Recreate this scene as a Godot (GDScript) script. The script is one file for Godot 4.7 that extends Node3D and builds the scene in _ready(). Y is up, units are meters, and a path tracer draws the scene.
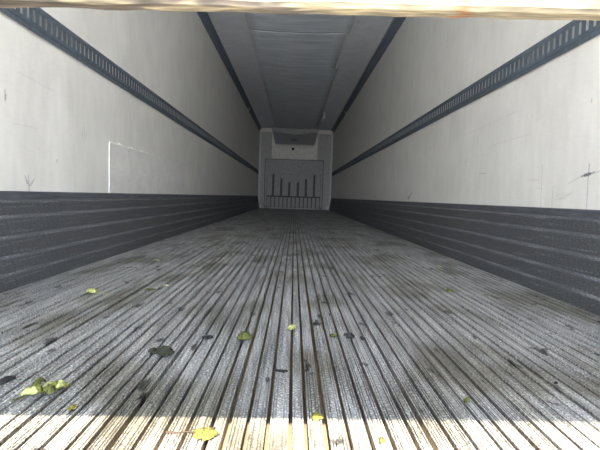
extends Node3D
# Inside of an empty refrigerated trailer, seen from its open rear end.
# x across (right +), y up, z along: open rear at z = +2.16, front end wall at z = -15.45.

const HALF := 1.25
const REAR := 2.16
const FRONT := -15.45
const TOP := 2.70

var M := {}
var rng := RandomNumberGenerator.new()
var taken := {}

# ------------------------------------------------------------------ helpers
func numbered(called: String) -> String:
	var n: int = taken.get(called, 0)
	taken[called] = n + 1
	return called if n == 0 else "%s_%03d" % [called, n]

func tool() -> SurfaceTool:
	var st := SurfaceTool.new()
	st.begin(Mesh.PRIMITIVE_TRIANGLES)
	st.set_smooth_group(-1)
	return st

func put(st: SurfaceTool, p: Vector3, uv := Vector2.ZERO) -> void:
	st.set_uv(uv)
	st.add_vertex(p)

# a, b, c, d run clockwise seen from the front
func quad(st: SurfaceTool, a: Vector3, b: Vector3, c: Vector3, d: Vector3, ua := Vector2(0, 0), ub := Vector2(0, 1), uc := Vector2(1, 1), ud := Vector2(1, 0)) -> void:
	put(st, a, ua); put(st, b, ub); put(st, c, uc)
	put(st, a, ua); put(st, c, uc); put(st, d, ud)

# closed polygon in x/y, clockwise seen from +z, drawn out from z0 (near, larger) to z1
func extrude(st: SurfaceTool, poly: Array, z0: float, z1: float, uv_scale := Vector2(1, 1), uv_at := Vector2.ZERO) -> void:
	var n := poly.size()
	var run := 0.0
	for i in n:
		var p: Vector2 = poly[i]
		var q: Vector2 = poly[(i + 1) % n]
		var next := run + p.distance_to(q)
		quad(st, Vector3(p.x, p.y, z0), Vector3(p.x, p.y, z1), Vector3(q.x, q.y, z1), Vector3(q.x, q.y, z0),
			uv_at + Vector2(run, z0) * uv_scale, uv_at + Vector2(run, z1) * uv_scale, uv_at + Vector2(next, z1) * uv_scale, uv_at + Vector2(next, z0) * uv_scale)
		run = next
	var t := Geometry2D.triangulate_polygon(PackedVector2Array(poly))
	for k in range(0, t.size(), 3):
		var a: Vector2 = poly[t[k]]
		var b: Vector2 = poly[t[k + 1]]
		var c: Vector2 = poly[t[k + 2]]
		if (b - a).cross(c - a) > 0.0:
			var s := b
			b = c
			c = s
		for p in [a, b, c]: put(st, Vector3(p.x, p.y, z0), Vector2(p.x, p.y))
		for p in [a, c, b]: put(st, Vector3(p.x, p.y, z1), Vector2(p.x, p.y))

func mirrored(poly: Array) -> Array:
	var out := []
	for p in poly: out.push_front(Vector2(-p.x, p.y))
	return out

# box with chamfered edges along its z run
func bevel_box(st: SurfaceTool, lo: Vector3, hi: Vector3, c := 0.004) -> void:
	extrude(st, [Vector2(lo.x, lo.y + c), Vector2(lo.x, hi.y - c), Vector2(lo.x + c, hi.y), Vector2(hi.x - c, hi.y), Vector2(hi.x, hi.y - c), Vector2(hi.x, lo.y + c), Vector2(hi.x - c, lo.y), Vector2(lo.x + c, lo.y)], hi.z, lo.z)

func box(st: SurfaceTool, lo: Vector3, hi: Vector3) -> void:
	extrude(st, [Vector2(lo.x, lo.y), Vector2(lo.x, hi.y), Vector2(hi.x, hi.y), Vector2(hi.x, lo.y)], hi.z, lo.z)

func tube(st: SurfaceTool, path: Array, radii: Array, sides := 6) -> void:
	var rings := []
	for i in path.size():
		var d: Vector3 = (path[mini(i + 1, path.size() - 1)] - path[maxi(i - 1, 0)]).normalized()
		var u := d.cross(Vector3.UP if absf(d.y) < 0.9 else Vector3.RIGHT).normalized()
		var v := u.cross(d)
		var ring := []
		for k in sides:
			var a := TAU * k / sides
			ring.append(path[i] + (u * cos(a) + v * sin(a)) * radii[i])
		rings.append(ring)
	for i in path.size() - 1:
		for k in sides:
			var l := (k + 1) % sides
			quad(st, rings[i][k], rings[i][l], rings[i + 1][l], rings[i + 1][k])
	for k in range(1, sides - 1):
		for p in [rings[0][0], rings[0][k + 1], rings[0][k]]: put(st, p)
		for p in [rings[-1][0], rings[-1][k], rings[-1][k + 1]]: put(st, p)

func build(st: SurfaceTool, called: String, m: Material, parent: Node = self) -> MeshInstance3D:
	st.generate_normals()
	st.generate_tangents()
	return mesh_node(st.commit(), called, m, parent)

func mesh_node(mesh: Mesh, called: String, m: Material, parent: Node = self) -> MeshInstance3D:
	var o := MeshInstance3D.new()
	o.name = numbered(called) if parent == self else called
	o.mesh = mesh
	o.material_override = m
	o.cast_shadow = GeometryInstance3D.SHADOW_CASTING_SETTING_ON
	parent.add_child(o, true)
	return o

func base(called: String, at := Vector3.ZERO) -> Node3D:
	var o := Node3D.new()
	o.name = numbered(called)
	o.position = at
	add_child(o, true)
	return o

func tag(o: Node, label: String, category: String, group := "", kind := "") -> Node:
	o.set_meta("label", label)
	o.set_meta("category", category)
	if group: o.set_meta("group", group)
	if kind: o.set_meta("kind", kind)
	return o

# ------------------------------------------------------------------ textures and materials
func noise_bytes(w: int, h: int, freq: float, seed_: int, octaves := 3, stretch := Vector2i(1, 1)) -> PackedByteArray:
	var n := FastNoiseLite.new()
	n.noise_type = FastNoiseLite.TYPE_SIMPLEX_SMOOTH
	n.seed = seed_
	n.frequency = freq
	n.fractal_octaves = octaves
	var img := n.get_seamless_image(w / stretch.x, h / stretch.y)
	img.convert(Image.FORMAT_L8)
	if stretch != Vector2i(1, 1):
		img.resize(w, h, Image.INTERPOLATE_CUBIC)
	return img.get_data()

func to_texture(w: int, h: int, data: PackedByteArray) -> ImageTexture:
	return ImageTexture.create_from_image(Image.create_from_data(w, h, false, Image.FORMAT_RGB8, data))

# a tone plus layered noise: layers are [bytes, strength]
func layered(w: int, h: int, tone: Color, layers: Array) -> PackedByteArray:
	var out := PackedByteArray()
	out.resize(w * h * 3)
	var r := tone.r * 255.0
	var g := tone.g * 255.0
	var b := tone.b * 255.0
	for i in w * h:
		var f := 1.0
		for l in layers:
			f += (l[0][i] / 127.5 - 1.0) * l[1]
		out[i * 3] = clampi(int(r * f), 0, 255)
		out[i * 3 + 1] = clampi(int(g * f), 0, 255)
		out[i * 3 + 2] = clampi(int(b * f), 0, 255)
	return out

func floor_texture() -> ImageTexture:
	# scraped bare metal, 1.25 m across, 2.5 m along
	var w := 1024
	var h := 2048
	var streak := noise_bytes(w, h, 0.07, 3, 2, Vector2i(1, 16))
	var worn := noise_bytes(w, h, 0.010, 7, 4, Vector2i(1, 4))
	var speck := noise_bytes(w, h, 0.16, 19, 2)
	var grain := noise_bytes(w, h, 0.40, 23, 1)
	var out := PackedByteArray()
	out.resize(w * h * 3)
	for i in w * h:
		var f := 0.69 + (streak[i] - 128) * 0.0008 + (worn[i] - 128) * 0.0008 + (speck[i] - 128) * 0.0012 + (grain[i] - 128) * 0.0011
		var s: int = speck[i]
		if s > 180:                                  # bright scraped flecks
			f += minf(0.34, (s - 180) * 0.020)
		elif s < 66:                                 # dark pits
			f -= minf(0.16, (66 - s) * 0.010)
		out[i * 3] = clampi(int(f * 255.0), 0, 255)
		out[i * 3 + 1] = clampi(int(f * 254.0), 0, 255)
		out[i * 3 + 2] = clampi(int(f * 250.0), 0, 255)
	return to_texture(w, h, out)

func stain_texture() -> ImageTexture:
	# old wet-looking stains and brown dirt over several rails, 2.5 m across, 5 m along; white is clean
	var w := 512
	var h := 1024
	var worn := noise_bytes(w, h, 0.014, 31, 4, Vector2i(1, 2))
	var patch := noise_bytes(w, h, 0.045, 38, 5, Vector2i(1, 2))
	var out := PackedByteArray()
	out.resize(w * h * 3)
	for i in w * h:
		var f := 1.0
		if patch[i] < 47: f -= minf(0.5, (47 - patch[i]) * 0.07)
		var dirt := clampf((124 - worn[i]) * 0.014, 0.0, 1.0)
		out[i * 3] = int(255.0 * f * (1.0 - dirt * 0.22))
		out[i * 3 + 1] = int(255.0 * f * (1.0 - dirt * 0.235))
		out[i * 3 + 2] = int(255.0 * f * (1.0 - dirt * 0.28))
	return to_texture(w, h, out)

const SHEET_LONG := 4.88
func wall_data(seed_: int) -> PackedByteArray:
	var w := 2048
	var h := 1024
	var soft := noise_bytes(w, h, 0.006, seed_, 3)
	var smear := noise_bytes(w, h, 0.03, seed_ + 1, 3, Vector2i(1, 4))
	var fine := noise_bytes(w, h, 0.15, seed_ + 2, 2, Vector2i(4, 1))
	return layered(w, h, Color(0.945, 0.93, 0.895), [[soft, 0.022], [smear, 0.020], [fine, 0.010]])

# marks: [z, y, z, y, half width in m, tone, strength], drawn on a sheet that begins at z = from
func draw_marks(data: PackedByteArray, from: float, marks: Array) -> PackedByteArray:
	var w := 2048
	var h := 1024
	for m in marks:
		var a := Vector2((from - m[0]) / SHEET_LONG * w, (1.0 - m[1] / TOP) * h)
		var b := Vector2((from - m[2]) / SHEET_LONG * w, (1.0 - m[3] / TOP) * h)
		var per := w / SHEET_LONG
		var r: float = m[4] * per
		var tone: Color = m[5]
		for y in range(maxi(0, int(minf(a.y, b.y) - r - 2)), mini(h, int(maxf(a.y, b.y) + r + 3))):
			for x in range(maxi(0, int(minf(a.x, b.x) - r - 2)), mini(w, int(maxf(a.x, b.x) + r + 3))):
				var p := Vector2(x + 0.5, y + 0.5)
				var t := clampf((p - a).dot(b - a) / maxf((b - a).length_squared(), 0.001), 0.0, 1.0)
				var d := p.distance_to(a.lerp(b, t))
				var k: float = clampf(r + 0.5 - d, 0.0, 1.0) * m[6] * (0.25 + 0.45 * absf(sin(x * 0.37 + y * 0.53)) * (0.6 + 0.4 * sin(x * 1.7 + y * 2.3)))
				if k > 0.0:
					var i := (y * w + x) * 3
					data[i] = int(lerpf(data[i], tone.r * 255, k))
					data[i + 1] = int(lerpf(data[i + 1], tone.g * 255, k))
					data[i + 2] = int(lerpf(data[i + 2], tone.b * 255, k))
	return data

func mat(color: Color, rough := 0.6, metal := 0.0) -> StandardMaterial3D:
	var m := StandardMaterial3D.new()
	m.albedo_color = color
	m.roughness = rough
	m.metallic = metal
	return m

func textured(tex: Texture2D, rough := 0.6, metal := 0.0, triplanar := 0.0) -> StandardMaterial3D:
	var m := mat(Color.WHITE, rough, metal)
	m.albedo_texture = tex
	if triplanar > 0.0:
		m.uv1_triplanar = true
		m.uv1_world_triplanar = true
		m.uv1_scale = Vector3.ONE * triplanar
	return m

func make_materials() -> void:
	M.rail = textured(floor_texture(), 0.45, 0.5)
	M.rail.detail_enabled = true
	M.rail.detail_albedo = stain_texture()
	M.rail.detail_blend_mode = BaseMaterial3D.BLEND_MODE_MUL
	M.rail.detail_uv_layer = BaseMaterial3D.DETAIL_UV_2
	M.groove = textured(to_texture(512, 512, layered(512, 512, Color(0.46, 0.40, 0.32), [[noise_bytes(512, 512, 0.02, 5, 4, Vector2i(1, 4)), 0.22], [noise_bytes(512, 512, 0.2, 6, 2), 0.12]])), 0.9, 0.0, 1.0)
	var grey := Color(0.30, 0.30, 0.31)
	var left_marks := [
		[-1.952, 0.83, -1.952, 0.785, 0.004, grey, 0.6], [-1.957, 0.81, -1.956, 0.795, 0.004, grey, 0.8],
		[-2.645, 0.765, -2.66, 0.70, 0.002, grey, 0.5], [-2.67, 0.785, -2.685, 0.705, 0.002, grey, 0.5], [-2.70, 0.76, -2.70, 0.72, 0.002, grey, 0.4],
		[-2.09, 0.475, -2.125, 0.435, 0.003, grey, 0.7], [-2.12, 0.48, -2.125, 0.40, 0.003, grey, 0.7], [-2.165, 0.46, -2.13, 0.43, 0.003, grey, 0.6], [-2.10, 0.455, -2.11, 0.44, 0.005, grey, 0.5],
		[-2.37, 0.57, -2.37, 0.562, 0.005, grey, 0.5], [-2.05, 0.93, -2.35, 0.915, 0.002, Color(0.7, 0.69, 0.66), 0.5], [-2.0, 0.70, -2.2, 0.705, 0.0015, Color(0.66, 0.65, 0.63), 0.5],
		[-2.75, 0.462, -3.0, 0.455, 0.006, Color(0.96, 0.95, 0.92), 0.7]]
	var right_marks := [
		[-1.985, 0.549, -1.90, 0.562, 0.003, Color(0.12, 0.12, 0.12), 0.9], [-1.962, 0.553, -1.925, 0.558, 0.006, Color(0.10, 0.10, 0.10), 1.0], [-2.08, 0.52, -1.99, 0.548, 0.002, grey, 0.35], [-1.90, 0.563, -1.82, 0.567, 0.002, grey, 0.5],
		[-1.934, 0.60, -1.936, 0.55, 0.003, grey, 0.7], [-1.936, 0.55, -1.933, 0.38, 0.002, grey, 0.7],
		[-2.31, 0.62, -2.30, 0.38, 0.003, Color(0.5, 0.49, 0.48), 0.45], [-2.20, 0.51, -2.20, 0.38, 0.003, Color(0.5, 0.49, 0.48), 0.5],
		[-2.45, 0.55, -2.33, 0.546, 0.0012, Color(0.5, 0.49, 0.48), 0.6], [-2.35, 0.505, -2.29, 0.50, 0.0012, grey, 0.4],
		[-2.06, 0.468, -2.14, 0.452, 0.002, Color(0.6, 0.59, 0.57), 0.5], [-2.04, 0.475, -2.12, 0.466, 0.0015, Color(0.6, 0.59, 0.57), 0.5], [-2.08, 0.452, -2.18, 0.446, 0.0015, Color(0.6, 0.59, 0.57), 0.5], [-2.10, 0.482, -2.17, 0.462, 0.0012, Color(0.6, 0.59, 0.57), 0.5], [-1.80, 0.47, -1.82, 0.465, 0.006, grey, 0.35],
		[-3.30, 0.722, -3.38, 0.72, 0.0015, Color(0.55, 0.54, 0.53), 0.6], [-2.98, 0.612, -3.10, 0.618, 0.0018, grey, 0.5],
		[-4.98, 0.44, -4.86, 0.50, 0.010, grey, 0.7], [-5.02, 0.445, -4.95, 0.46, 0.012, grey, 0.6],
		[-4.10, 0.93, -4.5, 0.90, 0.004, Color(0.72, 0.71, 0.69), 0.4], [-2.6, 0.95, -3.4, 0.92, 0.002, Color(0.66, 0.65, 0.63), 0.4],
		[-1.95, 0.88, -1.95, 0.865, 0.003, grey, 0.5], [-2.45, 0.80, -2.9, 0.79, 0.0015, Color(0.6, 0.59, 0.57), 0.5]]
	var blank := wall_data(40)
	M.sheet = textured(to_texture(2048, 1024, blank), 0.28)
	M.sheet_marked_left = textured(to_texture(2048, 1024, draw_marks(wall_data(50), -0.22, left_marks)), 0.28)
	M.sheet_marked_right = textured(to_texture(2048, 1024, draw_marks(wall_data(60), -0.22, right_marks)), 0.28)
	M.patch = textured(to_texture(512, 512, layered(512, 512, Color(0.925, 0.912, 0.885), [[noise_bytes(512, 512, 0.02, 71, 3), 0.03], [noise_bytes(512, 512, 0.12, 72, 2, Vector2i(4, 1)), 0.02]])), 0.42, 0.0, 0.6)
	M.sealant = mat(Color(0.93, 0.92, 0.89), 0.35)
	M.core = mat(Color(0.72, 0.71, 0.69), 0.7)
	M.liner = textured(to_texture(1024, 1024, layered(1024, 1024, Color(0.33, 0.34, 0.355), [[noise_bytes(1024, 1024, 0.08, 81, 4, Vector2i(16, 1)), 0.20], [noise_bytes(1024, 1024, 0.03, 82, 4, Vector2i(2, 1)), 0.10], [noise_bytes(1024, 1024, 0.25, 83, 2), 0.22]])), 0.5, 0.0, 0.7)
	# black plastic with rubbed streaks, paled further along each step's edge as painted light (u = metres round the profile, edge at 0.05..0.07)
	var rub_and_light := noise_bytes(256, 2048, 0.05, 84, 4, Vector2i(1, 8))
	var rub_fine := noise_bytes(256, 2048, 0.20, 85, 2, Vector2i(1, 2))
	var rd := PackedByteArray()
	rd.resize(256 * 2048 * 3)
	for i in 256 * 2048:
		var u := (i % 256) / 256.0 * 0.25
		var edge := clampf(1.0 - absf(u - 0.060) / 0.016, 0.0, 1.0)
		var k := clampf((rub_and_light[i] - 150 + edge * 75.0) * 0.012, 0.0, 1.0)
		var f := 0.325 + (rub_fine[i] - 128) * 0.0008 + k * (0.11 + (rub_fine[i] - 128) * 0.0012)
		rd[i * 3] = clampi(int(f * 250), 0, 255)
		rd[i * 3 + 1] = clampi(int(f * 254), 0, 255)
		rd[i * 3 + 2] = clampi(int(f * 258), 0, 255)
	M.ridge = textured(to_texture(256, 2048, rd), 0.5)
	M.track = textured(to_texture(512, 512, layered(512, 512, Color(0.335, 0.37, 0.405), [[noise_bytes(512, 512, 0.03, 91, 4), 0.20], [noise_bytes(512, 512, 0.25, 92, 2), 0.16]])), 0.5, 0.0, 1.5)
	M.cove = mat(Color(0.42, 0.46, 0.52), 0.5)
	M.lip = mat(Color(0.66, 0.67, 0.68), 0.45)
	M.ceiling = textured(to_texture(512, 512, layered(512, 512, Color(0.925, 0.94, 0.96), [[noise_bytes(512, 512, 0.015, 101, 3), 0.03], [noise_bytes(512, 512, 0.1, 102, 2), 0.02]])), 0.3, 0.0, 0.5)
	M.chute = textured(to_texture(512, 512, layered(512, 512, Color(0.89, 0.915, 0.945), [[noise_bytes(512, 512, 0.03, 111, 3, Vector2i(8, 1)), 0.06]])), 0.5, 0.0, 0.5)
	M.bulk_grey = textured(to_texture(256, 256, layered(256, 256, Color(0.735, 0.73, 0.72), [[noise_bytes(256, 256, 0.04, 121, 4), 0.05]])), 0.55, 0.0, 0.8)
	M.grille = textured(to_texture(256, 256, layered(256, 256, Color(0.67, 0.67, 0.66), [[noise_bytes(256, 256, 0.04, 125, 4), 0.07]])), 0.55, 0.0, 0.8)
	M.bulk_dark = mat(Color(0.36, 0.375, 0.39), 0.8)
	M.bulk_light = mat(Color(0.84, 0.84, 0.84), 0.5)
	M.housing = mat(Color(0.51, 0.51, 0.51), 0.55)
	M.white_panel = textured(to_texture(256, 256, layered(256, 256, Color(0.96, 0.95, 0.92), [[noise_bytes(256, 256, 0.05, 131, 4), 0.06]])), 0.5, 0.0, 0.7)
	M.black = mat(Color(0.08, 0.08, 0.085), 0.6)
	M.steel = mat(Color(0.50, 0.51, 0.52), 0.4, 0.8)
	M.shell = mat(Color(0.80, 0.80, 0.79), 0.4)
	M.yard = textured(to_texture(512, 512, layered(512, 512, Color(0.80, 0.79, 0.765), [[noise_bytes(512, 512, 0.02, 141, 4), 0.08], [noise_bytes(512, 512, 0.2, 142, 2), 0.06]])), 0.9, 0.0, 0.3)
	M.leaf_lime = leaf_material(Color(0.60, 0.61, 0.38), 1)
	M.leaf_green = leaf_material(Color(0.38, 0.395, 0.17), 2)
	M.leaf_mottled = textured(to_texture(128, 128, layered(128, 128, Color(0.34, 0.33, 0.13), [[noise_bytes(128, 128, 0.08, 261, 3), 0.8], [noise_bytes(128, 128, 0.2, 262, 2), 0.5]])), 0.9, 0.0, 12.0)
	M.leaf_olive = leaf_material(Color(0.30, 0.315, 0.14), 3)
	M.leaf_dark = leaf_material(Color(0.15, 0.16, 0.10), 4)
	M.leaf_black = leaf_material(Color(0.13, 0.13, 0.12), 5)
	M.leaf_yellow = leaf_material(Color(0.45, 0.42, 0.16), 6)
	M.leaf_pale = leaf_material(Color(0.82, 0.80, 0.66), 7)
	M.stem_pale = mat(Color(0.80, 0.82, 0.52), 0.7)
	M.stem_brown = mat(Color(0.24, 0.19, 0.16), 0.8)

func leaf_material(c: Color, s: int) -> StandardMaterial3D:
	var m := textured(to_texture(128, 128, layered(128, 128, c, [[noise_bytes(128, 128, 0.05, 200 + s, 3), 0.65], [noise_bytes(128, 128, 0.2, 220 + s, 2), 0.35]])), 0.9, 0.0, 12.0)
	return m

# ------------------------------------------------------------------ light and camera
func set_view() -> void:
	var cam := Camera3D.new()
	cam.name = "camera"
	cam.position = Vector3(-0.017, 0.42, 0.0)
	cam.rotation_order = EULER_ORDER_YXZ
	cam.rotation_degrees = Vector3(-3.58, -0.877, 1.83)
	cam.fov = 2.0 * rad_to_deg(atan(225.0 / 451.0))
	cam.near = 0.02
	add_child(cam)
	cam.current = true

	var sky := ProceduralSkyMaterial.new()
	sky.sky_top_color = Color(0.64, 0.72, 0.85)
	sky.sky_horizon_color = Color(0.955, 0.966, 0.978)
	sky.sky_energy_multiplier = 2.4
	sky.ground_bottom_color = Color(0.5, 0.5, 0.5)
	sky.ground_horizon_color = Color(0.6, 0.6, 0.6)
	sky.sun_angle_max = 1.0
	var env := Environment.new()
	env.background_mode = Environment.BG_SKY
	env.sky = Sky.new()
	env.sky.sky_material = sky
	env.tonemap_mode = Environment.TONE_MAPPER_LINEAR
	env.tonemap_exposure = 2.6
	env.sdfgi_enabled = true
	env.ssao_enabled = true
	env.ssil_enabled = true
	var we := WorldEnvironment.new()
	we.name = "world_environment"
	we.environment = env
	add_child(we)

	var sun := DirectionalLight3D.new()
	sun.name = "sun"
	sun.light_color = Color(1.0, 0.94, 0.84)
	sun.light_energy = 4.4
	sun.light_angular_distance = 0.53
	sun.shadow_enabled = true
	sun.rotation_degrees = Vector3(-41.4, 0.0, 0.0)      # high, straight behind the open rear end
	add_child(sun)

# ------------------------------------------------------------------ the trailer shell
func make_floor() -> void:
	var f := base("floor")
	tag(f, "worn ribbed aluminium trailer floor with long grooves", "floor", "", "structure")
	var st := tool()
	box(st, Vector3(-HALF - 0.09, -0.16, FRONT - 0.1), Vector3(HALF + 0.09, -0.026, REAR))
	build(st, "groove_bed", M.groove, f)
	# long rails side by side; the grooves between them are open down to the bed
	var widths := [0.030, 0.034, 0.021, 0.027, 0.031, 0.030, 0.029, 0.033, 0.020, 0.026]
	var x := -HALF + 0.078
	var i := 0
	while x < HALF - 0.102:
		var wdt: float = widths[i % widths.size()]
		var gap := 0.0075 if i % 5 != 3 else 0.0105
		if x + wdt > HALF - 0.078:
			wdt = HALF - 0.078 - x
		st = tool()
		rail(st, wdt, x)
		var o := build(st, "rail", M.rail, f)
		o.position = Vector3(x + wdt * 0.5, rng.randf_range(-0.0008, 0.0008), 0)
		x += wdt + gap
		i += 1

func rail(st: SurfaceTool, w: float, at: float) -> void:
	var h := w * 0.5
	var v := 0.0011     # half width of the fine flutes
	var d := 0.0050     # their depth
	var half := [Vector2(-h * 0.8, -0.027), Vector2(-h * 0.8, -0.007), Vector2(-h, -0.0045), Vector2(-h, -0.0008), Vector2(-h + 0.0006, 0.0)]
	for c in ([0.0040, 0.0094] if w > 0.025 else [0.0042]):
		half.append_array([Vector2(-h + c - v, 0), Vector2(-h + c - v * 0.4, -d), Vector2(-h + c + v * 0.4, -d), Vector2(-h + c + v, 0)])
	var poly := half.duplicate()
	for k in range(half.size() - 1, -1, -1):
		poly.append(Vector2(-half[k].x, half[k].y))
	var z0 := REAR
	var z1 := FRONT + 0.02
	var shift := Vector2(rng.randf(), rng.randf())
	for i in poly.size():
		var p: Vector2 = poly[i]
		var q: Vector2 = poly[(i + 1) % poly.size()]
		for c in [[p, z0], [p, z1], [q, z1], [p, z0], [q, z1], [q, z0]]:
			var e: Vector2 = c[0]
			st.set_uv(shift + Vector2((at + h + e.x) / 1.25, c[1] / 2.5))
			st.set_uv2(Vector2((at + h + e.x) / 2.5, c[1] / 5.0))
			st.add_vertex(Vector3(e.x, e.y, c[1]))
	var ends := PackedVector2Array(poly)
	var t := Geometry2D.triangulate_polygon(ends)
	for k in range(0, t.size(), 3):
		var tri := [poly[t[k]], poly[t[k + 1]], poly[t[k + 2]]]
		if (tri[1] - tri[0]).cross(tri[2] - tri[0]) > 0.0: tri.reverse()
		for p in tri:
			st.set_uv(Vector2((at + h + p.x) / 1.25, 0.1 + p.y))
			st.set_uv2(Vector2((at + h + p.x) / 2.5, 0.1 + p.y))
			st.add_vertex(Vector3(p.x, p.y, z0))

func make_wall(side: int) -> void:
	var called := "wall_left" if side < 0 else "wall_right"
	var w := base(called)
	tag(w, "white lined trailer side wall %s" % ("with a riveted-on repair patch" if side < 0 else "with a black gouge and cracks above the kick plate"), "wall", "", "structure")
	var st := tool()
	var a := HALF + 0.008
	var b := HALF + 0.09
	box(st, Vector3(minf(side * a, side * b), -0.034, FRONT - 0.1), Vector3(maxf(side * a, side * b), TOP + 0.1, REAR))
	build(st, "wall_core", M.core, w)
	var joints := [REAR, -0.22, -5.10, -9.98, -14.86, FRONT]
	for k in joints.size() - 1:
		var m: Material = M.sheet
		if k == 1: m = M.sheet_marked_left if side < 0 else M.sheet_marked_right
		wall_sheet(w, side, joints[k] - 0.001, joints[k + 1] + 0.001, m, 10 * k + side)
	if side < 0:
		# repair sheet screwed on low down, with beads of sealant along its edges
		st = tool()
		box(st, Vector3(-HALF - 0.002, 0.38, -5.085), Vector3(-HALF + 0.0035, 0.737, -3.03))
		build(st, "repair_sheet", M.patch, w).set_meta("label", "low repair sheet with sealed edges")
		st = tool()
		tube(st, [Vector3(-HALF + 0.003, 0.395, -3.027), Vector3(-HALF + 0.003, 0.56, -3.028), Vector3(-HALF + 0.003, 0.738, -3.027)], [0.0038, 0.0028, 0.0038])
		build(st, "sealant_bead", M.sealant, w)
		for g in [[-3.17, 0.03], [-3.22, 0.02], [-3.42, 0.02], [-3.62, 0.03], [-3.95, 0.02]]:
			st = tool()
			tube(st, [Vector3(-HALF + 0.004, 0.738, g[0]), Vector3(-HALF + 0.004, 0.741, g[0] - g[1] * 0.5), Vector3(-HALF + 0.004, 0.737, g[0] - g[1])], [0.006, 0.010, 0.005])
			build(st, "sealant_blob", M.sealant, w)
		var z := -3.03
		while z > -5.0:
			var l := rng.randf_range(0.10, 0.30)
			st = tool()
			tube(st, [Vector3(-HALF + 0.003, 0.739, z), Vector3(-HALF + 0.003, 0.739 + rng.randf_range(-0.002, 0.002), z - l)], [rng.randf_range(0.005, 0.007), 0.0045])
			build(st, "sealant_bead", M.sealant, w)
			z -= l + rng.randf_range(0.01, 0.08)

func wall_sheet(parent: Node, side: int, z0: float, z1: float, m: Material, s: int) -> void:
	# sheet with the slight up-and-down waves of thin lining, 3 mm thick
	var st := tool()
	var n := int(maxf(6.0, (z0 - z1) / 0.08))
	var rows := 6
	var pts := []
	st.set_smooth_group(0)
	for j in rows + 1:
		var row := []
		var y := TOP * j / rows
		for i in n + 1:
			var t := float(i) / n
			var z := lerpf(z0, z1, t)
			var wave := 0.0010 * sin(z * 9.1 + s) + 0.0008 * sin(z * 15.7 + s * 2.0 + y * 0.6) + 0.0006 * sin(z * 4.3 + y * 1.9 + s)
			wave *= minf(1.0, 12.0 * minf(t, 1.0 - t))
			row.append(Vector3(side * (HALF + wave * 1.6 + 0.0005), y, z))
		pts.append(row)
	for j in rows:
		for i in n:
			var uv := func(q: Vector3) -> Vector2: return Vector2((z0 - q.z) / SHEET_LONG, 1.0 - q.y / TOP)
			var p00: Vector3 = pts[j][i]
			var p01: Vector3 = pts[j][i + 1]
			var p11: Vector3 = pts[j + 1][i + 1]
			var p10: Vector3 = pts[j + 1][i]
			if side < 0: quad(st, p00, p10, p11, p01, uv.call(p00), uv.call(p10), uv.call(p11), uv.call(p01))
			else: quad(st, p00, p01, p11, p10, uv.call(p00), uv.call(p01), uv.call(p11), uv.call(p10))
	build(st, "lining_sheet", m, parent)

func make_kick_plate(side: int) -> void:
	var k := base("baseboard_left" if side < 0 else "baseboard_right")
	tag(k, "dark corrugated kick plate along the foot of the %s wall" % ("patched" if side < 0 else "gouged"), "kick plate", "", "structure")
	var st := tool()
	# outlines are for the left wall, wall at -HALF, growing towards +x
	var back := [Vector2(-HALF - 0.001, -0.034), Vector2(-HALF - 0.001, 0.402), Vector2(-HALF + 0.002, 0.405), Vector2(-HALF + 0.008, 0.403), Vector2(-HALF + 0.009, 0.398), Vector2(-HALF + 0.009, -0.034)]
	extrude(st, back if side < 0 else mirrored(back), REAR, FRONT + 0.18)
	build(st, "backing_strip", M.liner, k)
	# ridges
	var tops := [0.368, 0.300, 0.215, 0.135, 0.066]
	var feet := [0.296, 0.211, 0.131, 0.062, -0.034]
	var outs := [0.020, 0.034, 0.048, 0.060, 0.070]
	for i in tops.size():
		var t: float = tops[i]
		var b: float = feet[i]
		var o: float = outs[i]
		# stepped outwards from ridge to ridge, each with a sloping ledge that catches the light
		var poly := [Vector2(-HALF + 0.008, b), Vector2(-HALF + 0.008, t), Vector2(-HALF + o - 0.015, t + 0.004), Vector2(-HALF + o - 0.002, t - 0.010), Vector2(-HALF + o, t - 0.014), Vector2(-HALF + o, b)]
		if i == 0: poly.remove_at(2)
		st = tool()
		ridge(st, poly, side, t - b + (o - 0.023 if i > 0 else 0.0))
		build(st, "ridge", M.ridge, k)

func ridge(st: SurfaceTool, poly: Array, side: int, edge: float) -> void:
	var z0 := REAR
	var z1 := FRONT + 0.18
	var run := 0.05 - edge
	for i in poly.size():
		var p: Vector2 = poly[i]
		var q: Vector2 = poly[(i + 1) % poly.size()]
		var next := run + p.distance_to(q)
		var a := Vector3(-side * p.x, p.y, z0)
		var b := Vector3(-side * p.x, p.y, z1)
		var c := Vector3(-side * q.x, q.y, z1)
		var d := Vector3(-side * q.x, q.y, z0)
		var ua := Vector2(run / 0.25, z0 / 5.0 + side * 0.3)
		var ub := Vector2(run / 0.25, z1 / 5.0 + side * 0.3)
		var uc := Vector2(next / 0.25, z1 / 5.0 + side * 0.3)
		var ud := Vector2(next / 0.25, z0 / 5.0 + side * 0.3)
		if side < 0: quad(st, a, b, c, d, ua, ub, uc, ud)
		else: quad(st, d, c, b, a, ud, uc, ub, ua)
		run = next

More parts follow.
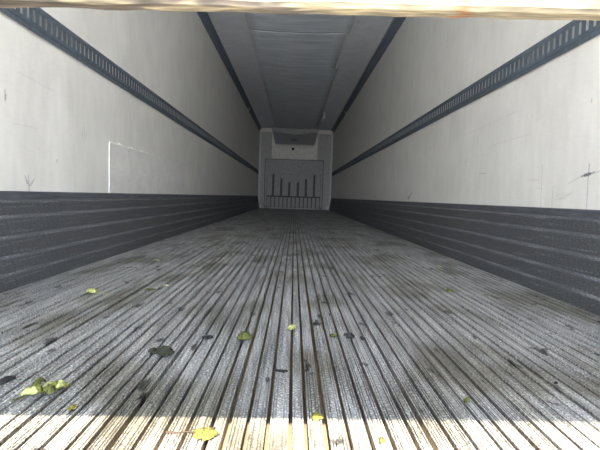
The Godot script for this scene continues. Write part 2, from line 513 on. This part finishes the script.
func make_track(side: int) -> void:
	# logistics track: flanges above and below, a raised web pierced by upright slots every 50 mm
	var k := base("cargo_track", Vector3(side * (HALF - 0.0055), 1.14, 0))
	tag(k, "dark slotted steel cargo track along the %s wall" % ("patched" if side < 0 else "gouged"), "cargo track", "cargo tracks on the side walls")
	var low := 0.0
	var high := 0.130
	var face := 0.006
	var sb := 0.042
	var stp := 0.099
	var z0 := REAR - 0.02
	var z1 := FRONT + 0.16
	var st := tool()
	var bottom := [Vector2(0, low), Vector2(0, low + 0.003), Vector2(0.003, low + 0.022), Vector2(face, low + 0.025), Vector2(face, sb), Vector2(face + 0.002, sb), Vector2(face + 0.002, low + 0.023), Vector2(0.005, low + 0.019), Vector2(0.004, low)]
	var top := [Vector2(0, high - 0.003), Vector2(0, high), Vector2(0.004, high), Vector2(0.005, high - 0.012), Vector2(face + 0.002, high - 0.018), Vector2(face + 0.002, stp), Vector2(face, stp), Vector2(face, high - 0.020), Vector2(0.003, high - 0.014)]
	extrude(st, bottom if side < 0 else mirrored(bottom), z0, z1)
	build(st, "lower_flange", M.track, k)
	st = tool()
	extrude(st, top if side < 0 else mirrored(top), z0, z1)
	build(st, "upper_flange", M.track, k)
	st = tool()
	var z := z0
	while z - 0.030 > z1:
		var xa := side * -1.0 * face
		var xb := side * -1.0 * (face + 0.002)
		box(st, Vector3(minf(xa, xb), sb, z - 0.029), Vector3(maxf(xa, xb), stp, z))
		z -= 0.050
	var web := build(st, "slotted_web", M.track, k)
	web.set_meta("kind", "stuff")

func make_ceiling() -> void:
	var c := base("ceiling")
	tag(c, "pale grey trailer ceiling", "ceiling", "", "structure")
	var st := tool()
	box(st, Vector3(-HALF - 0.09, TOP + 0.004, FRONT - 0.1), Vector3(HALF + 0.09, TOP + 0.14, REAR))
	build(st, "roof_core", M.core, c)
	var joints := [REAR, -4.3, -9.2, FRONT]
	for k in 3:
		for r in [[-HALF, -0.002], [0.002, HALF]]:
			st = tool()
			box(st, Vector3(r[0], TOP, joints[k + 1] + 0.001), Vector3(r[1], TOP + 0.005, joints[k] - 0.001))
			build(st, "ceiling_sheet", M.ceiling, c)
	for side in [-1, 1]:
		var t := base("trim_1" if side < 0 else "trim_2")
		tag(t, "dark coved trim where the %s wall meets the ceiling" % ("patched" if side < 0 else "gouged"), "trim", "", "structure")
		var poly := [Vector2(-HALF, 2.585), Vector2(-HALF, TOP), Vector2(-HALF + 0.068, TOP), Vector2(-HALF + 0.066, TOP - 0.006), Vector2(-HALF + 0.040, TOP - 0.030), Vector2(-HALF + 0.018, TOP - 0.066), Vector2(-HALF + 0.006, 2.588)]
		st = tool()
		extrude(st, poly if side < 0 else mirrored(poly), REAR, FRONT)
		build(st, "cove", M.cove, t)
		if side > 0:
			var lip := [Vector2(HALF - 0.086, TOP - 0.006), Vector2(HALF - 0.086, TOP), Vector2(HALF - 0.068, TOP), Vector2(HALF - 0.068, TOP - 0.006)]
			st = tool()
			extrude(st, lip, REAR, FRONT)
			build(st, "edge_strip", M.lip, t)

func make_air_chute() -> void:
	# fabric air duct hung under the middle of the ceiling, sagging in crosswise ripples
	var k := base("air_chute", Vector3(0, TOP, 0))
	tag(k, "grey rippled fabric air chute hung under the ceiling", "air chute")
	var n := FastNoiseLite.new()
	n.seed = 5
	n.frequency = 1.0
	n.fractal_octaves = 3
	var lengths := [[-1.6, -6.3, -0.70, 0.68], [-6.31, -8.0, -0.70, 0.63], [-8.01, -15.0, -0.70, 0.68]]
	for l in lengths:
		var st := tool()
		st.set_smooth_group(0)
		var nz := int((l[0] - l[1]) / 0.035)
		var nx := 10
		var pts := []
		for i in nz + 1:
			var z := lerpf(l[0], l[1], float(i) / nz)
			var row := []
			for j in nx + 1:
				var t := float(j) / nx
				var x := lerpf(l[2], l[3], t)
				var across := sin(PI * t)
				var y := -0.030 - 0.022 * across - 0.009 * n.get_noise_2d(x * 0.5, z * 3.2) - 0.012 * across * n.get_noise_2d(x * 0.8 + 9.0, z * 1.1)
				row.append(Vector3(x, y, z))
			pts.append(row)
		for i in nz:
			for j in nx:
				# underside faces down
				quad(st, pts[i][j], pts[i][j + 1], pts[i + 1][j + 1], pts[i + 1][j])
			for e in [0, nx]:
				var p: Vector3 = pts[i][e]
				var q: Vector3 = pts[i + 1][e]
				var pu := Vector3(p.x, 0, p.z)
				var qu := Vector3(q.x, 0, q.z)
				if e == 0: quad(st, p, q, qu, pu)
				else: quad(st, p, pu, qu, q)
		for j in nx:
			for e in [0, nz]:
				var p: Vector3 = pts[e][j]
				var q: Vector3 = pts[e][j + 1]
				if e == 0: quad(st, p, Vector3(p.x, 0, p.z), Vector3(q.x, 0, q.z), q)
				else: quad(st, p, q, Vector3(q.x, 0, q.z), Vector3(p.x, 0, p.z))
		build(st, "fabric_length", M.chute, k)
	for s in [[0.735, -12.3, 0.16], [0.725, -13.2, 0.10]]:
		var st := tool()
		bevel_box(st, Vector3(s[0] - 0.02, -s[2], s[1] - 0.02), Vector3(s[0] + 0.02, 0.0, s[1] + 0.02), 0.006)
		build(st, "hanger_strap", M.sealant, k)

func make_corner_clips() -> void:
	for side in [-1, 1]:
		var k := base("corner_clip", Vector3(side * (HALF - 0.005), 2.56, -11.7))
		tag(k, "small white clip under the ceiling trim on the %s wall" % ("patched" if side < 0 else "gouged"), "clip", "white clips under the ceiling trim")
		var st := tool()
		var poly := [Vector2(-0.004, -0.07), Vector2(-0.004, 0.05), Vector2(0.030, 0.075), Vector2(0.036, 0.070), Vector2(0.012, 0.040), Vector2(0.006, -0.07)]
		extrude(st, poly if side < 0 else mirrored(poly), 0.03, -0.03)
		build(st, "plate", M.sealant, k)
		st = tool()
		bevel_box(st, Vector3(-0.008 if side > 0 else 0.0, -0.05, -0.012), Vector3(0.0 if side > 0 else 0.008, -0.03, 0.012), 0.002)
		build(st, "screw_head", M.steel, k)

func make_front_end() -> void:
	var w := base("wall_front")
	tag(w, "pale front wall at the far end of the trailer", "wall", "", "structure")
	var st := tool()
	box(st, Vector3(-HALF - 0.09, -0.16, FRONT - 0.1), Vector3(HALF + 0.09, TOP + 0.14, FRONT))
	build(st, "wall_core", M.patch, w)
	var mid := -0.04
	for side in [-1, 1]:
		st = tool()
		var xa: float = mid + side * 0.78
		var xb: float = side * (HALF - 0.035)
		bevel_box(st, Vector3(minf(xa, xb), 0.0, FRONT - 0.002), Vector3(maxf(xa, xb), 2.55, FRONT + 0.14), 0.02)
		build(st, "corner_post", M.bulk_grey, w)
		st = tool()
		xa = side * (HALF - 0.075)
		xb = side * (HALF - 0.020)
		bevel_box(st, Vector3(minf(xa, xb), 0.10, FRONT + 0.05), Vector3(maxf(xa, xb), 2.50, FRONT + 0.155), 0.008)
		build(st, "post_edging", M.bulk_light, w)
		st = tool()
		xa = side * (HALF - 0.14)
		xb = side * (HALF - 0.015)
		bevel_box(st, Vector3(minf(xa, xb), 0.0, FRONT + 0.10), Vector3(maxf(xa, xb), 0.12, FRONT + 0.20), 0.02)
		build(st, "foot_bracket", M.bulk_light, w)

	# bright liner panel above the grille, in front of the refrigeration unit
	var p := base("white_liner_panel", Vector3(mid, 1.69, FRONT + 0.002))
	tag(p, "bright white scuffed panel above the grey return-air grille", "panel")
	st = tool()
	bevel_box(st, Vector3(-0.770, 0.0, 0.0), Vector3(0.770, 0.85, 0.05), 0.008)
	var sheet := build(st, "sheet", M.white_panel, p)
	st = tool()
	bevel_box(st, Vector3(-0.770, 0.385, 0.05), Vector3(0.770, 0.40, 0.062), 0.004)
	build(st, "top_strip", M.bulk_light, p)
	st = tool()
	bevel_box(st, Vector3(-0.10, 0.29, 0.05), Vector3(-0.02, 0.375, 0.085), 0.015)
	build(st, "latch", M.black, sheet)

	# sloping-sided duct housing that hangs from the ceiling before the panel
	var e := base("evaporator_housing", Vector3(mid, 2.12, FRONT + 0.066))
	tag(e, "dark grey tapered duct housing hung from the ceiling over the white panel", "duct housing")
	st = tool()
	extrude(st, [Vector2(-0.62, 0.02), Vector2(-0.66, 0.06), Vector2(-0.765, 0.50), Vector2(-0.765, 0.575), Vector2(0.765, 0.575), Vector2(0.765, 0.50), Vector2(0.66, 0.06), Vector2(0.62, 0.02)], 0.30, 0.0)
	build(st, "housing_body", M.housing, e)
	st = tool()
	extrude(st, [Vector2(-0.63, 0.0), Vector2(-0.63, 0.022), Vector2(0.63, 0.022), Vector2(0.63, 0.0)], 0.305, 0.28)
	build(st, "lower_lip", M.bulk_light, e)
	st = tool()
	# drooping fabric throat of the air chute round the outlet
	var droop := [Vector2(-0.74, 0.44), Vector2(-0.74, 0.56), Vector2(0.74, 0.56), Vector2(0.74, 0.44)]
	for i in range(1, 16):
		var x := lerpf(0.74, -0.74, i / 16.0)
		droop.append(Vector2(x, 0.44 - 0.10 * (1.0 - absf(x) / 0.74)))
	extrude(st, droop, 0.335, 0.30)
	build(st, "throat_flap", M.bulk_grey, e)
	st = tool()
	bevel_box(st, Vector3(-0.14, 0.13, 0.30), Vector3(0.06, 0.20, 0.315), 0.02)
	build(st, "drain_cover", M.bulk_dark, e)

	# moulded return-air grille standing on the floor before the end wall
	var g := base("return_air_grille", Vector3(mid, 0.0, FRONT + 0.145))
	tag(g, "grey moulded return-air grille with upright slots on the far end wall", "grille")
	st = tool()
	bevel_box(st, Vector3(-0.99, 0.03, 0.0), Vector3(0.99, 1.665, 0.03), 0.02)
	build(st, "shadow_backing", M.bulk_dark, g)  # dark colour puts a painted shadow gap round the grille
	st = tool()
	bevel_box(st, Vector3(-0.96, 1.16, 0.03), Vector3(0.96, 1.64, 0.085), 0.02)
	build(st, "top_panel", M.grille, g)
	for side in [-1, 1]:
		st = tool()
		bevel_box(st, Vector3(minf(side * 0.905, side * 0.965), 0.05, 0.03), Vector3(maxf(side * 0.905, side * 0.965), 1.60, 0.11), 0.015)
		build(st, "side_rib", M.grille, g)
	var slots := [-0.69, -0.415, -0.145, 0.145, 0.415, 0.69]
	var bounds := [-0.895]
	for s in slots:
		bounds.append_array([s - 0.036, s + 0.036])
	bounds.append(0.895)
	for i in range(0, bounds.size(), 2):
		st = tool()
		bevel_box(st, Vector3(bounds[i], 0.435, 0.03), Vector3(bounds[i + 1], 1.155, 0.085), 0.014)
		build(st, "slat", M.grille, g)
	for s in [[-0.145, 0.90], [0.145, 0.90], [-0.415, 1.06], [0.415, 1.06]]:
		st = tool()
		bevel_box(st, Vector3(s[0] - 0.036, s[1], 0.03), Vector3(s[0] + 0.036, 1.155, 0.078), 0.006)
		build(st, "slot_filler", M.grille, g)
	st = tool()
	bevel_box(st, Vector3(-0.45, 1.02, 0.085), Vector3(0.45, 1.09, 0.10), 0.01)
	build(st, "arch_rib", M.grille, g)
	for i in 13:
		var c := -0.83 + i * 1.66 / 12.0
		st = tool()
		bevel_box(st, Vector3(c - 0.052, 0.04, 0.03), Vector3(c + 0.052, 0.39, 0.085), 0.014)
		build(st, "foot_pad", M.grille, g)

func make_rear() -> void:
	var f := base("rear_frame")
	tag(f, "white painted frame round the open rear end of the trailer", "door frame", "", "structure")
	var st := tool()
	box(st, Vector3(-HALF - 0.12, TOP + 0.001, REAR + 0.001), Vector3(HALF + 0.12, TOP + 0.17, REAR + 0.06))
	build(st, "header", M.shell, f)
	for side in [-1, 1]:
		st = tool()
		box(st, Vector3(minf(side * (HALF + 0.002), side * (HALF + 0.12)), -0.16, REAR + 0.001), Vector3(maxf(side * (HALF + 0.002), side * (HALF + 0.12)), TOP, REAR + 0.06))
		build(st, "post", M.shell, f)
	st = tool()
	box(st, Vector3(-HALF - 0.12, -0.32, REAR + 0.001), Vector3(HALF + 0.12, -0.16, REAR + 0.06))
	build(st, "sill", M.shell, f)
	st = tool()
	box(st, Vector3(-60, -1.5, -60), Vector3(60, -1.30, 60))
	tag(build(st, "ground", M.yard), "concrete yard under and behind the trailer", "yard", "", "structure")

# ------------------------------------------------------------------ the timber across the opening
func make_beam() -> void:
	var k := base("timber_beam", Vector3(-0.017, 0.5186, -0.25))
	tag(k, "weathered cream-painted timber beam across the opening above the sunlit floor", "beam")
	k.rotation_degrees = Vector3(0, 0.3, 1.0)
	# painted face: cream, turning grainy grey-brown towards one end, one rust stain
	var w := 2048
	var h := 128
	var grain := noise_bytes(w, h, 0.05, 301, 4, Vector2i(16, 1))
	var fine := noise_bytes(w, h, 0.2, 302, 2, Vector2i(4, 1))
	var worn := noise_bytes(w, h, 0.03, 303, 4, Vector2i(2, 1))
	var d := PackedByteArray()
	d.resize(w * h * 3)
	for i in w * h:
		var x := (i % w) / float(w) * 2.48 - 1.24
		var paint := clampf((x + 0.08) * 24.0 + (worn[i] - 118) * 0.030, 0.0, 1.0)
		var c := Color(0.34, 0.315, 0.29).lerp(Color(0.50, 0.47, 0.395), paint)
		var f := 1.0 + (grain[i] - 128) * 0.0032 + (fine[i] - 128) * 0.0026
		var rust := clampf(1.0 - absf(x - 0.086) / 0.006 + (worn[i] - 128) * 0.02, 0.0, 1.0)
		c = c.lerp(Color(0.60, 0.33, 0.17), rust * 0.55)
		d[i * 3] = clampi(int(c.r * f * 255), 0, 255)
		d[i * 3 + 1] = clampi(int(c.g * f * 255), 0, 255)
		d[i * 3 + 2] = clampi(int(c.b * f * 255), 0, 255)
	var face := textured(to_texture(w, h, d), 0.8)
	var n := FastNoiseLite.new()
	n.seed = 9
	n.frequency = 28.0
	n.fractal_octaves = 3
	var st := tool()
	var cols := 240
	var rows := []
	for i in cols + 1:
		var x := lerpf(-1.235, 1.235, float(i) / cols)
		var a := 0.0010 * n.get_noise_2d(x, 0.0)
		var b := 0.0011 * n.get_noise_2d(x, 5.0)
		rows.append([Vector3(x, a, 0.0), Vector3(x, 0.068, 0.0), Vector3(x, 0.070, 0.002), Vector3(x, 0.070, 0.008), Vector3(x, 0.068, 0.010), Vector3(x, b + 0.002, 0.010), Vector3(x, b, 0.008), Vector3(x, a - 0.001, 0.002)])
	var vs := [1.0, 0.75, 0.73, 0.67, 0.65, 0.2, 0.17, 0.02, 0.0]
	for i in cols:
		for j in 8:
			var p: Array = rows[i]
			var q: Array = rows[i + 1]
			var l := (j + 1) % 8
			var ua := float(i) / cols
			var ub := float(i + 1) / cols
			quad(st, p[j], p[l], q[l], q[j], Vector2(ua, vs[j]), Vector2(ua, vs[j + 1]), Vector2(ub, vs[j + 1]), Vector2(ub, vs[j]))
	build(st, "plank", face, k)
	for side in [-1, 1]:
		st = tool()
		box(st, Vector3(minf(side * 1.20, side * 1.238), -0.02, -0.012), Vector3(maxf(side * 1.20, side * 1.238), -0.003, 0.030))
		box(st, Vector3(minf(side * 1.20, side * 1.238), -0.02, -0.034), Vector3(maxf(side * 1.20, side * 1.238), 0.08, -0.003))
		box(st, Vector3(minf(side * 1.20, side * 1.238), -0.02, 0.013), Vector3(maxf(side * 1.20, side * 1.238), 0.08, 0.032))
		build(st, "end_shoe", M.steel, k)

# ------------------------------------------------------------------ leaves and litter
func blade_mesh(rx: float, rz: float, lobes: int, ragged: float, crumple: float, s: int) -> Mesh:
	var n := FastNoiseLite.new()
	n.seed = s
	n.frequency = 1.0
	n.fractal_octaves = 2
	var st := tool()
	st.set_smooth_group(0)
	var around := 28
	var rings := 5
	var top := []
	var low := []
	for r in rings + 1:
		var a := []
		var b := []
		for k in around:
			var t := TAU * k / around
			var edge := 1.0 + ragged * (0.6 * n.get_noise_2d(cos(t) * 1.6 + 3.0, sin(t) * 1.6) + 0.35 * sin(t * lobes + s))
			var q := float(r) / rings
			var x := cos(t) * rx * edge * q
			var z := sin(t) * rz * edge * q
			var y := 0.0016 + crumple * (0.85 * (1.0 - q * q) + 0.55 * absf(n.get_noise_2d(x * 60.0 + 20.0, z * 60.0)) * q + 0.25 * absf(sin(t * lobes * 0.5 + s)) * q)
			a.append(Vector3(x, y, z))
			b.append(Vector3(x, y - 0.0009, z))
		top.append(a)
		low.append(b)
	for r in rings:
		for k in around:
			var l := (k + 1) % around
			quad(st, top[r][k], top[r][l], top[r + 1][l], top[r + 1][k])
			quad(st, low[r][k], low[r + 1][k], low[r + 1][l], low[r][l])
	for k in around:
		var l := (k + 1) % around
		quad(st, top[rings][k], top[rings][l], low[rings][l], low[rings][k])
	st.generate_normals()
	return st.commit()

func leaf(at: Vector2, size: Vector2, turn: float, m: Material, label: String, o := {}) -> void:
	var k := base(o.get("name", "fallen_leaf"), Vector3(at.x, 0.0002, at.y))
	k.rotation_degrees.y = turn
	var s: int = o.get("seed", taken.size() * 7 + int(absf(at.x) * 900))
	tag(k, label, "leaf", "leaves scattered on the ribbed floor")
	mesh_node(blade_mesh(size.x * 0.5, size.y * 0.5, o.get("lobes", 3), o.get("ragged", 0.35), o.get("crumple", 0.010), s), "blade", m, k)
	if o.has("stem"):
		var l: float = o.stem
		var x := size.x * 0.40
		var st := tool()
		tube(st, [Vector3(x * 0.2, 0.006, 0), Vector3(x, 0.005, 0.001), Vector3(x + l * 0.5, 0.004, l * 0.05), Vector3(x + l, 0.0025, l * o.get("bend", 0.1))], [0.0009, 0.0010, 0.0008, 0.0009], 5)
		if o.has("hook"):
			tube(st, [Vector3(x + l, 0.0025, l * o.get("bend", 0.1)), Vector3(x + l + 0.016, 0.004, l * o.get("bend", 0.1) + o.hook)], [0.0016, 0.0020], 5)
		build(st, "stem", o.get("stem_material", M.stem_pale), k)

func make_litter() -> void:
	# the leafy sprig: a stem with several crumpled leaflets
	var k := base("leafy_sprig", Vector3(-0.517, 0.0002, -0.908))
	tag(k, "crumpled green leafy sprig lying close to the sunlit strip", "leaf", "leaves scattered on the ribbed floor")
	k.rotation_degrees.y = 38.0
	var spots := [[0.030, -0.004, 0.036, 0.026, "leaf_green"], [0.012, -0.010, 0.030, 0.020, "leaf_lime"], [0.008, 0.008, 0.034, 0.020, "leaf_olive"], [-0.012, -0.002, 0.030, 0.018, "leaf_green"], [-0.026, 0.004, 0.030, 0.017, "leaf_lime"], [-0.004, -0.034, 0.024, 0.012, "leaf_olive"], [0.030, 0.008, 0.024, 0.016, "leaf_lime"]]
	for i in spots.size():
		var p: Array = spots[i]
		var b := mesh_node(blade_mesh(p[2] * 0.5, p[3] * 0.5, 3, 0.5, 0.019, 31 + i), "leaflet", M[p[4]], k)
		b.position = Vector3(p[0], 0.001 * i, p[1])
		b.rotation_degrees.y = 40.0 * i
	var st := tool()
	tube(st, [Vector3(0.03, 0.008, 0), Vector3(0.0, 0.008, 0.002), Vector3(-0.035, 0.004, 0.003), Vector3(-0.058, 0.0022, 0.002)], [0.0014, 0.0016, 0.0014, 0.0010], 5)
	build(st, "stem", M.leaf_olive, k)

	leaf(Vector2(-0.825, -1.82), Vector2(0.048, 0.042), 4.0, M.leaf_lime, "pale lime leaf with a straight stem, near the patched wall", {"stem": 0.046, "bend": 0.15, "crumple": 0.024, "seed": 11})
	leaf(Vector2(-0.428, -0.845), Vector2(0.015, 0.020), 20.0, M.leaf_yellow, "tiny yellow leaf scrap beside the leafy sprig", {"crumple": 0.008, "seed": 12})
	leaf(Vector2(-0.340, -1.150), Vector2(0.046, 0.052), 30.0, M.leaf_dark, "dark olive rotting leaf with a ragged notch", {"ragged": 0.3, "lobes": 3, "seed": 13, "crumple": 0.022})
	leaf(Vector2(-0.372, -1.158), Vector2(0.020, 0.026), 70.0, M.leaf_dark, "small dark scrap touching the ragged rotting leaf", {"ragged": 0.35, "seed": 14, "crumple": 0.014})
	leaf(Vector2(-0.255, -1.288), Vector2(0.032, 0.022), 15.0, M.leaf_black, "small blackened leaf between the green leaf and the rotting leaf", {"seed": 15, "crumple": 0.010})
	leaf(Vector2(-0.148, -1.297), Vector2(0.046, 0.052), 10.0, M.leaf_olive, "rounded olive-green leaf lying flat on the rails", {"seed": 16, "lobes": 2, "ragged": 0.22, "crumple": 0.020, "stem": 0.012, "stem_material": M.stem_brown})
	leaf(Vector2(-0.010, -1.41), Vector2(0.034, 0.036), -20.0, M.leaf_lime, "small lime leaf on the middle rails", {"seed": 17, "lobes": 2, "ragged": 0.25, "crumple": 0.013})
	leaf(Vector2(0.040, -0.831), Vector2(0.022, 0.026), 30.0, M.leaf_yellow, "small bright yellow leaf at the edge of the sunlit strip", {"seed": 18, "ragged": 0.25, "crumple": 0.010})
	leaf(Vector2(-0.158, -0.760), Vector2(0.042, 0.040), 172.0, M.leaf_mottled, "crumpled yellow-green leaf with a long brown stem in full sun", {"seed": 19, "lobes": 7, "ragged": 0.30, "crumple": 0.012, "stem": 0.036, "bend": -0.05, "hook": -0.004, "stem_material": M.stem_brown})
	leaf(Vector2(0.116, -1.343), Vector2(0.026, 0.022), 0.0, M.leaf_olive, "small olive scrap beside two black leaf scraps", {"seed": 20, "crumple": 0.007})
	leaf(Vector2(0.163, -1.332), Vector2(0.030, 0.034), 40.0, M.leaf_black, "black leaf scrap between the olive scrap and a smaller black one", {"seed": 21, "crumple": 0.016})
	leaf(Vector2(0.200, -1.318), Vector2(0.016, 0.020), 10.0, M.leaf_black, "smallest black scrap at the end of the row of leaf scraps", {"seed": 22, "crumple": 0.012})
	leaf(Vector2(0.718, -2.066), Vector2(0.030, 0.036), 60.0, M.leaf_green, "lone small green leaf towards the gouged wall", {"seed": 23, "crumple": 0.014})
	leaf(Vector2(-0.628, -0.962), Vector2(0.026, 0.040), -20.0, M.leaf_black, "black curled leaf beyond the leafy sprig towards the patched wall", {"seed": 24, "crumple": 0.010})
	leaf(Vector2(0.361, -0.920), Vector2(0.012, 0.026), -35.0, M.leaf_olive, "narrow olive leaf wedged along a groove", {"seed": 25, "crumple": 0.008})
	leaf(Vector2(0.149, -0.757), Vector2(0.010, 0.020), -10.0, M.leaf_olive, "thin olive shred in the sunlit strip", {"seed": 26, "crumple": 0.004})
	leaf(Vector2(0.612, -1.027), Vector2(0.008, 0.014), -40.0, M.leaf_dark, "tiny dark fleck on the rails beside the gouged wall", {"seed": 27, "crumple": 0.004})
	leaf(Vector2(0.924, -2.852), Vector2(0.026, 0.042), 20.0, M.leaf_pale, "pale bleached scrap near the foot of the gouged wall", {"seed": 28, "crumple": 0.008})
	leaf(Vector2(-0.642, -4.354), Vector2(0.042, 0.075), 20.0, M.leaf_pale, "pale dry scrap farthest along the floor", {"seed": 29, "crumple": 0.012})
	leaf(Vector2(-0.843, -2.752), Vector2(0.038, 0.040), 20.0, M.leaf_pale, "pale dry scrap on the rails close to the patched wall", {"seed": 30, "crumple": 0.008})
	leaf(Vector2(-0.580, -2.017), Vector2(0.030, 0.024), 0.0, M.leaf_pale, "pale dry scrap beside a dark olive leaf", {"seed": 31, "crumple": 0.006})
	leaf(Vector2(-0.622, -1.926), Vector2(0.050, 0.034), 15.0, M.leaf_olive, "dark olive leaf beside a pale dry scrap", {"seed": 32, "crumple": 0.006})

	# the little dark twig across a groove
	var t := base("twig", Vector3(-0.037, 0.0002, -1.056))
	tag(t, "short dark twig lying across a groove", "twig")
	st = tool()
	tube(st, [Vector3(-0.018, 0.0035, 0.0), Vector3(0.0, 0.004, 0.002), Vector3(0.018, 0.003, 0.0)], [0.0018, 0.0030, 0.0022], 6)
	build(st, "stalk", M.leaf_black, t)
	st = tool()
	tube(st, [Vector3(0.002, 0.004, 0.002), Vector3(0.010, 0.004, 0.012)], [0.0026, 0.0014], 6)
	build(st, "side_shoot", M.leaf_black, t)

func _ready() -> void:
	rng.seed = 4711
	set_view()
	make_materials()
	make_floor()
	make_wall(-1)
	make_wall(1)
	make_ceiling()
	make_front_end()
	make_rear()
	make_kick_plate(-1)
	make_kick_plate(1)
	make_track(-1)
	make_track(1)
	make_air_chute()
	make_corner_clips()
	make_beam()
	make_litter()
